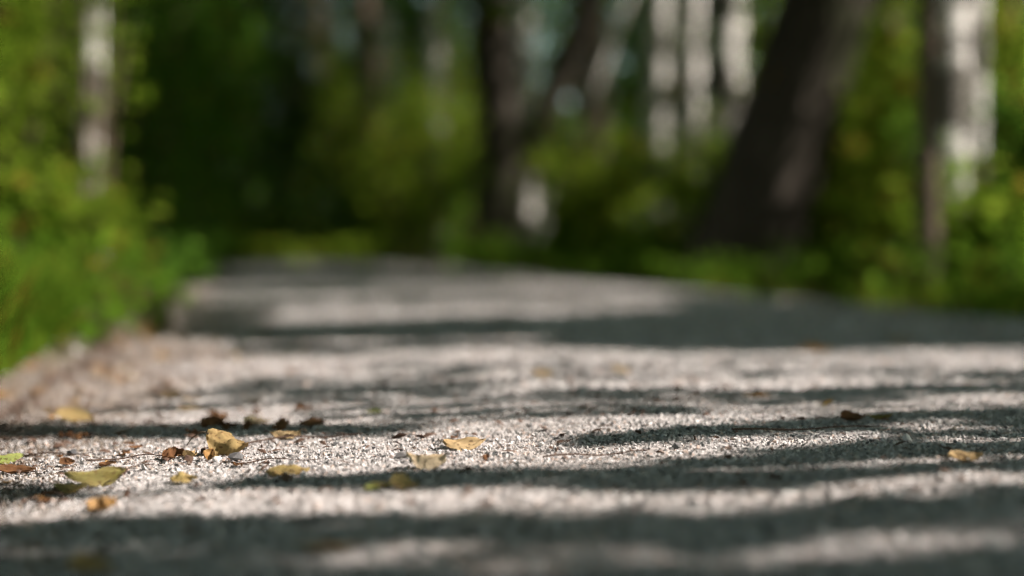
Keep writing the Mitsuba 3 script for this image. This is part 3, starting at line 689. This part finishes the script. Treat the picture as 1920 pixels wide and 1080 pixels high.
# ------------------------------------------------------------------ fallen leaves, pebbles, twigs on the gravel
def fallen(label, kind, x, y, length, width, yaw, pitch=0.0, roll=0.0, curl=0.3, fold=0.4, crumple=0.1, petiole=0.4, seed=0, group=None, droop=0.0, lift=0.0, name="fallen_leaf"):
    """A dry leaf: toothed oval outline, folded along its midrib, curled along its length, crumpled; its stalk is a part."""
    rng = np.random.default_rng(seed + 900)
    nu, nv = 26, 13
    t, s = np.meshgrid(np.linspace(0, 1, nu), np.linspace(-1, 1, nv), indexing="ij")
    out = np.sin(np.pi * np.clip(t, 0.003, 0.997) ** 0.75) ** 0.8 * (1 + 0.06 * np.sin(t * 75 + seed))
    X, Yv = (t - 0.5) * length, s * out * width / 2
    Z = fold * np.abs(Yv) + curl * length * (2 * t - 1) ** 2 * 0.5 + 0.25 * curl * (Yv / width * 2) ** 2 * width
    q = np.stack([t * 3.1 + seed, s * 1.7, 0 * t], -1)
    Z = Z + crumple * width * (meshkit.fbm(q, 3, seed) - 0.5) * 2
    Yv = Yv + 0.5 * crumple * width * (meshkit.fbm(q + 9, 2, seed) - 0.5)
    v = np.stack([X, Yv, Z], -1).reshape(-1, 3)
    mid = np.stack([X[0, nv // 2], Yv[0, nv // 2], Z[0, nv // 2]])
    stalk = np.stack([mid + np.array([-u * petiole * length, 0.15 * petiole * length * u * u * rng.normal(), 0.02 * length * math.sin(u * 3) + 0.06 * length * u * rng.normal() - droop * petiole * length * u * u]) for u in np.linspace(-0.12, 1, 7)])
    R = trimesh.transformations.euler_matrix(roll, pitch, yaw, "sxyz")[:3, :3]
    v, stalk = v @ R.T, stalk @ R.T
    gz = g(v[:, 0] + x, v[:, 1] + y)
    dz = np.percentile(gz + 0.002 - v[:, 2], 96) + lift
    off = np.array([x, y, dz])
    i, j = np.meshgrid(np.arange(nu - 1), np.arange(nv - 1), indexing="ij")
    c = (i * nv + j).ravel()
    f = np.stack([c, c + nv, c + nv + 1, c + 1], 1)
    k = thing(name, label, "leaf", group)
    part(k, "blade", (v + off, f), DRY[kind], True, np.stack([t.ravel(), (s.ravel() + 1) / 2], 1))
    if petiole:
        part(k, "stalk", tube(stalk + off, np.linspace(0.0009, 0.0006, 7) * (length / 0.05), 6), M_STEM)


R_ = math.radians
fallen("crumpled ochre leaf standing up beside a dark stone, its stalk hanging down", "ochre", -0.308, 1.535, 0.046, 0.034, R_(4), R_(18), R_(40), 0.12, -0.55, 0.30, 0.4, 1, droop=1.4)
fallen("tan leaf lying flat and sharp on the brightest gravel", "tan", -0.051, 1.510, 0.046, 0.034, R_(8), R_(0), R_(16), 0.15, -0.15, 0.16, 0.12, 2)
fallen("large olive-yellow leaf with a pale stalk in the left foreground", "olive", -0.412, 1.400, 0.058, 0.034, R_(190), R_(3), R_(-22), 0.06, -0.35, 0.14, 0.5, 3)
fallen("clear yellow leaf left of centre on the shadow's upper rim", "yellow", -0.220, 1.392, 0.042, 0.030, R_(10), 0, R_(14), 0.05, 0.1, 0.12, 0.35, 4)
fallen("dark olive leaf touching a pale green one at a shadow's edge", "olive", -0.096, 1.252, 0.026, 0.024, R_(20), R_(8), R_(25), 0.3, 0.5, 0.2, 0.3, 5)
fallen("small pale green leaf left of the dark olive one", "green", -0.117, 1.257, 0.028, 0.016, R_(8), R_(-8), R_(12), 0.1, 0.3, 0.1, 0.2, 6)
fallen("pale buff leaf between the two central leaves, below the sharp tan one", "pale", -0.084, 1.390, 0.040, 0.030, R_(172), R_(0), R_(-20), 0.1, -0.5, 0.2, 0.2, 7)
fallen("small blurred yellow leaf right of the large olive-yellow one", "yellow", -0.318, 1.375, 0.026, 0.02, R_(0), R_(-5), R_(20), 0.2, 0.2, 0.2, 0.2, 8)
fallen("orange and brown leaf on the bright strip at the lower left", "orange", -0.362, 1.250, 0.026, 0.022, R_(10), R_(-8), R_(14), 0.3, 0.3, 0.3, 0.2, 9)
fallen("long yellow leaf curling up beyond the focus at the left edge", "yellow", -0.592, 1.925, 0.058, 0.028, R_(-8), R_(10), R_(32), 0.1, 0.2, 0.1, 0.3, 10)
fallen("dark brown curled leaf standing behind the ochre leaf", "brown", -0.366, 1.742, 0.036, 0.022, R_(20), R_(12), R_(24), 0.3, 0.6, 0.5, 0.3, 11)
fallen("flat tan and brown leaf left of centre behind the focus", "tan", -0.262, 1.640, 0.036, 0.026, R_(175), R_(0), R_(-14), 0.1, -0.3, 0.2, 0.2, 12)
fallen("dark brown leaf at the far side of the left shadow streak", "brown", -0.245, 1.738, 0.030, 0.024, R_(175), R_(4), R_(-16), 0.2, 0.2, 0.2, 0.2, 13)
fallen("pale buff leaf behind the dark curled one", "pale", -0.322, 1.790, 0.036, 0.028, R_(5), R_(0), R_(14), 0.2, 0.2, 0.15, 0.2, 14)
fallen("yellow-green leaf cut by the left edge of the picture", "green", -0.564, 1.580, 0.040, 0.026, R_(176), R_(3), R_(-16), 0.05, -0.2, 0.1, 0.3, 15)
fallen("torn brown leaf scraps left of the ochre leaf", "brown", -0.365, 1.530, 0.024, 0.022, R_(15), R_(-6), R_(22), 0.5, 0.6, 0.3, 0.4, 16)
fallen("tan leaf scrap between the brown scraps and the ochre leaf", "tan", -0.348, 1.522, 0.018, 0.016, R_(150), R_(8), R_(26), 0.3, 0.6, 0.3, 0.0, 17)
fallen("small orange-brown leaf tip leaning on a white stone under the ochre leaf", "orange", -0.320, 1.506, 0.014, 0.013, R_(60), R_(-50), R_(20), 0.2, 0.8, 0.2, 0.3, 18)
fallen("tiny yellow-green leaf standing upright on the right", "olive", 0.399, 1.795, 0.018, 0.011, R_(150), R_(38), R_(30), 0.1, 0.4, 0.1, 0.3, 19)
fallen("dull olive leaf in the right-hand shadow", "olive", 0.430, 1.660, 0.030, 0.018, R_(172), R_(4), R_(18), 0.1, -0.4, 0.1, 0.3, 20)
fallen("curled dark brown leaf left of the dull olive one on the right", "brown", 0.398, 1.662, 0.030, 0.02, R_(10), R_(0), R_(26), 0.4, 0.6, 0.25, 0.2, 21)
fallen("blurred pale tan leaf in the middle of the far bright strip", "tan", 0.050, 2.235, 0.036, 0.028, R_(5), R_(0), R_(22), 0.1, -0.1, 0.1, 0.2, 22)
fallen("blurred yellow leaf right of the pale tan one on the far bright strip", "yellow", 0.180, 2.340, 0.036, 0.03, R_(60), R_(0), R_(20), 0.2, 0.2, 0.1, 0.2, 23)
fallen("blurred tan leaf in the foreground shade below the centre", "tan", -0.135, 1.010, 0.044, 0.034, R_(170), 0, R_(12), 0.1, 0.1, 0.1, 0.2, 24)
fallen("blurred yellow-olive leaf at the bottom left corner", "yellow", -0.297, 0.995, 0.030, 0.028, R_(20), R_(5), R_(12), 0.2, 0.3, 0.1, 0.2, 25)
fallen("blurred tan leaf near the right edge on the lit streak", "tan", 0.435, 1.360, 0.034, 0.026, R_(5), R_(-5), R_(15), 0.3, 0.2, 0.15, 0.2, 26)
fallen("blurred orange leaf on the right half of the far gravel", "orange", 0.332, 1.930, 0.036, 0.028, R_(170), 0, R_(12), 0.2, 0.2, 0.1, 0.2, 27)
fallen("right one of two round orange leaves in the shade of the left bushes", "orange", -0.945, 3.72, 0.060, 0.055, R_(30), R_(10), R_(30), 0.2, 0.3, 0.1, 0.2, 28)
fallen("left one of two round orange leaves in the shade of the left bushes", "orange", -0.995, 3.60, 0.055, 0.05, R_(100), R_(10), R_(30), 0.2, 0.3, 0.1, 0.2, 29)
fallen("orange leaf at the rim of the far shadow on the right", "orange", 0.585, 2.72, 0.060, 0.045, R_(0), 0, R_(12), 0.2, 0.2, 0.1, 0.2, 30)
fallen("yellow leaf inside the far shadow on the right", "yellow", 0.83, 3.04, 0.060, 0.045, R_(160), 0, R_(14), 0.2, 0.2, 0.1, 0.2, 31)
fallen("green leaf scrap just behind the dark streak left of centre", "green", -0.180, 1.845, 0.022, 0.014, R_(170), R_(0), R_(25), 0.1, 0.4, 0.1, 0.2, 32)
fallen("flat reddish-brown leaf strip in the left foreground above the shadow", "brown", -0.520, 1.488, 0.040, 0.018, R_(5), R_(0), R_(18), 0.2, 0.4, 0.2, 0.2, 33)
fallen("olive leaf lying in the shadow below the large olive-yellow leaf", "olive", -0.425, 1.365, 0.032, 0.022, R_(10), R_(0), R_(16), 0.1, -0.2, 0.15, 0.2, 34)
fallen("tiny rust-brown leaf scrap by the left rim of the bright gravel", "brown", -0.480, 1.530, 0.016, 0.012, R_(20), R_(-10), R_(30), 0.4, 0.5, 0.3, 0.0, 35)

rng = np.random.default_rng(66)
LIT = [("brown", "small curled brown leaf in the litter of the left verge", "brown leaves littering the left verge"), ("tan", "small dry tan leaf in the litter of the left verge", "tan leaves littering the left verge"),
       ("orange", "small rusty orange leaf in the litter of the left verge", "orange leaves littering the left verge"), ("pale", "small faded pale leaf in the litter of the left verge", "pale leaves littering the left verge")]
for i in range(170):
    y = rng.uniform(1.3, 4.2)
    x = float(centre(y)) - 1.25 - 0.6 * rng.random() + 0.14 * rng.normal()
    kind, lab, grp = LIT[rng.choice(4, p=[0.4, 0.25, 0.25, 0.1])]
    L = rng.uniform(0.018, 0.042)
    if y < 1.9:
        x, L, kind = min(x, -0.43), L * 0.55, "brown" if kind == "pale" else kind
        lab, grp = next(q[1:] for q in LIT if q[0] == kind)
    fallen(lab, kind, x, y, L, L * rng.uniform(0.55, 0.8), rng.uniform(0, 6.28), rng.normal(0, 0.08), rng.normal(0, 0.14), rng.uniform(0.05, 0.25), rng.uniform(-0.3, 0.4), 0.2, 0.2, 200 + i, grp, name="litter_leaf")


for i in range(12):
    fallen("torn dark brown leaf scrap along the far side of the left shadow streak", "brown", rng.uniform(-0.62, -0.26), rng.uniform(1.70, 1.90), rng.uniform(0.014, 0.026), rng.uniform(0.008, 0.014), rng.uniform(0, 6.28), rng.normal(0, 0.2), rng.normal(0, 0.3), 0.3, 0.5, 0.5, 0.3, 600 + i, "torn leaf scraps along the left shadow streak", name="leaf_scrap")
for i in range(9):
    fallen("tiny curled brown scrap on the bright gravel of the left half", "brown", rng.uniform(-0.60, 0.05), rng.uniform(1.42, 1.62), rng.uniform(0.008, 0.015), rng.uniform(0.005, 0.009), rng.uniform(0, 6.28), rng.normal(0, 0.2), rng.normal(0, 0.3), 0.3, 0.5, 0.5, 0.3, 640 + i, "tiny scraps on the bright gravel", name="leaf_scrap")


def crumbs():
    """Leaf crumbs, bark scraps and bits of stalk in the gravel of the left side: bent flakes a few millimetres long."""
    n = 2200
    y = rng.uniform(1.1, 3.6, n)
    x = np.array(centre(y)) - 1.5 + 1.1 * rng.random(n) ** 2.2
    L, ang = rng.uniform(0.003, 0.011, n), rng.uniform(0, 6.28, n)
    W = L * rng.choice([0.12, 0.35, 0.6], n)
    d, e = np.stack([np.cos(ang), np.sin(ang), rng.normal(0, 0.25, n)], 1), np.stack([-np.sin(ang), np.cos(ang), rng.normal(0, 0.3, n)], 1)
    c = np.stack([x, y, g(x, y) + 0.0035], 1)
    up = np.array([0, 0, 0.0012])
    v = np.stack([c - d * L[:, None], c + e * W[:, None] + up, c + d * L[:, None], c - e * W[:, None] + up, c + up * 2], 1).reshape(-1, 3)
    k = np.arange(n)[:, None] * 5
    return v, np.stack([k + t for t in ([0, 4, 1], [1, 4, 2], [2, 4, 3], [3, 4, 0])], 1).reshape(-1, 3)


scene["leaf_crumbs"] = mikit.ply(crumbs(), M_TWIG, False)
labels["leaf_crumbs"] = {"label": "brown crumbs of leaf and stalk strewn over the gravel on the left", "category": "litter", "kind": "stuff"}


def pebble(label, x, y, r, squash, tone, seed):
    rng = np.random.default_rng(seed)
    pts = unit(rng.normal(size=(13, 3))) * rng.uniform(0.8, 1.1, (13, 1)) * r * np.array(squash)
    h = trimesh.Trimesh(pts, ConvexHull(pts).simplices, process=True)
    h.fix_normals()
    v = np.array(h.vertices) + [x, y, float(g(x, y)) + r * squash[2] * 0.55]
    k = thing("pebble", label, "stone")
    scene[k] = mikit.ply((v, np.array(h.faces)), M_STONE, False, uv=np.tile(tone, (len(v), 1)))


pebble("sharp-edged dark grey stone right of the ochre leaf's foot", -0.291, 1.492, 0.0085, (1, 0.8, 0.9), (0.4, 0.05), 1)
pebble("round white stone under the ochre leaf's stalk", -0.311, 1.492, 0.0065, (1, 0.9, 0.75), (1.0, 0.6), 2)
pebble("flat grey stone on the bright gravel left of centre", -0.113, 1.466, 0.0075, (1.2, 0.9, 0.6), (0.9, 0.05), 3)
pebble("blue-grey stone at the lower edge of the bright right streak", 0.170, 1.468, 0.006, (1, 0.9, 0.8), (0.8, 0.05), 4)
pebble("white stone standing proud in the right-hand lit streak", 0.421, 1.505, 0.0065, (1, 0.8, 1.2), (1.0, 0.7), 5)
pebble("black stone at the left of the bright gravel", -0.498, 1.606, 0.006, (1.2, 0.9, 0.9), (0.0, 0.05), 6)
pebble("pale stone below the pale buff leaf", -0.070, 1.385, 0.006, (1.1, 0.9, 0.7), (1.0, 0.7), 7)


def twig(label, pts, r, seed):
    rng = np.random.default_rng(seed)
    p = np.array(pts, float)
    t = np.linspace(0, 1, 12)
    q = np.stack([np.interp(t, np.linspace(0, 1, len(p)), p[:, i]) for i in range(2)], 1) + rng.normal(0, 0.0008, (12, 2))
    z = g(q[:, 0], q[:, 1]) + 0.004 + 0.0015 * np.sin(t * 9 + seed)
    k = thing("twig", label, "twig")
    scene[k] = mikit.ply(tube(np.column_stack([q, z]), np.linspace(r, r * 0.5, 12), 6), M_TWIG, True)


twig("thin dark twig across the right-hand lit streak", [(0.24, 1.55), (0.33, 1.575), (0.42, 1.59)], 0.0012, 1)
twig("thin brown twig left of the ochre leaf", [(-0.46, 1.53), (-0.41, 1.545), (-0.37, 1.535)], 0.0010, 2)
twig("reddish twig right of the dark stone", [(-0.29, 1.46), (-0.25, 1.468), (-0.20, 1.46)], 0.0009, 3)
twig("dark twig by the green leaf at the left edge", [(-0.57, 1.60), (-0.52, 1.605), (-0.47, 1.59)], 0.0010, 4)
twig("dark bent twig behind the ochre leaf", [(-0.30, 1.60), (-0.24, 1.63), (-0.17, 1.62)], 0.0011, 5)
twig("thin twig right of the sharp tan leaf", [(0.03, 1.42), (0.09, 1.435), (0.14, 1.44)], 0.0011, 6)
twig("brown twig in the litter at the left edge of the gravel", [(-0.66, 1.75), (-0.58, 1.78), (-0.50, 1.76)], 0.0014, 7)
print("triangles", sum(len(w[1]) for w in meshkit.WRITTEN.values()), "gravel", N_GRAVEL, "entries", len(scene))
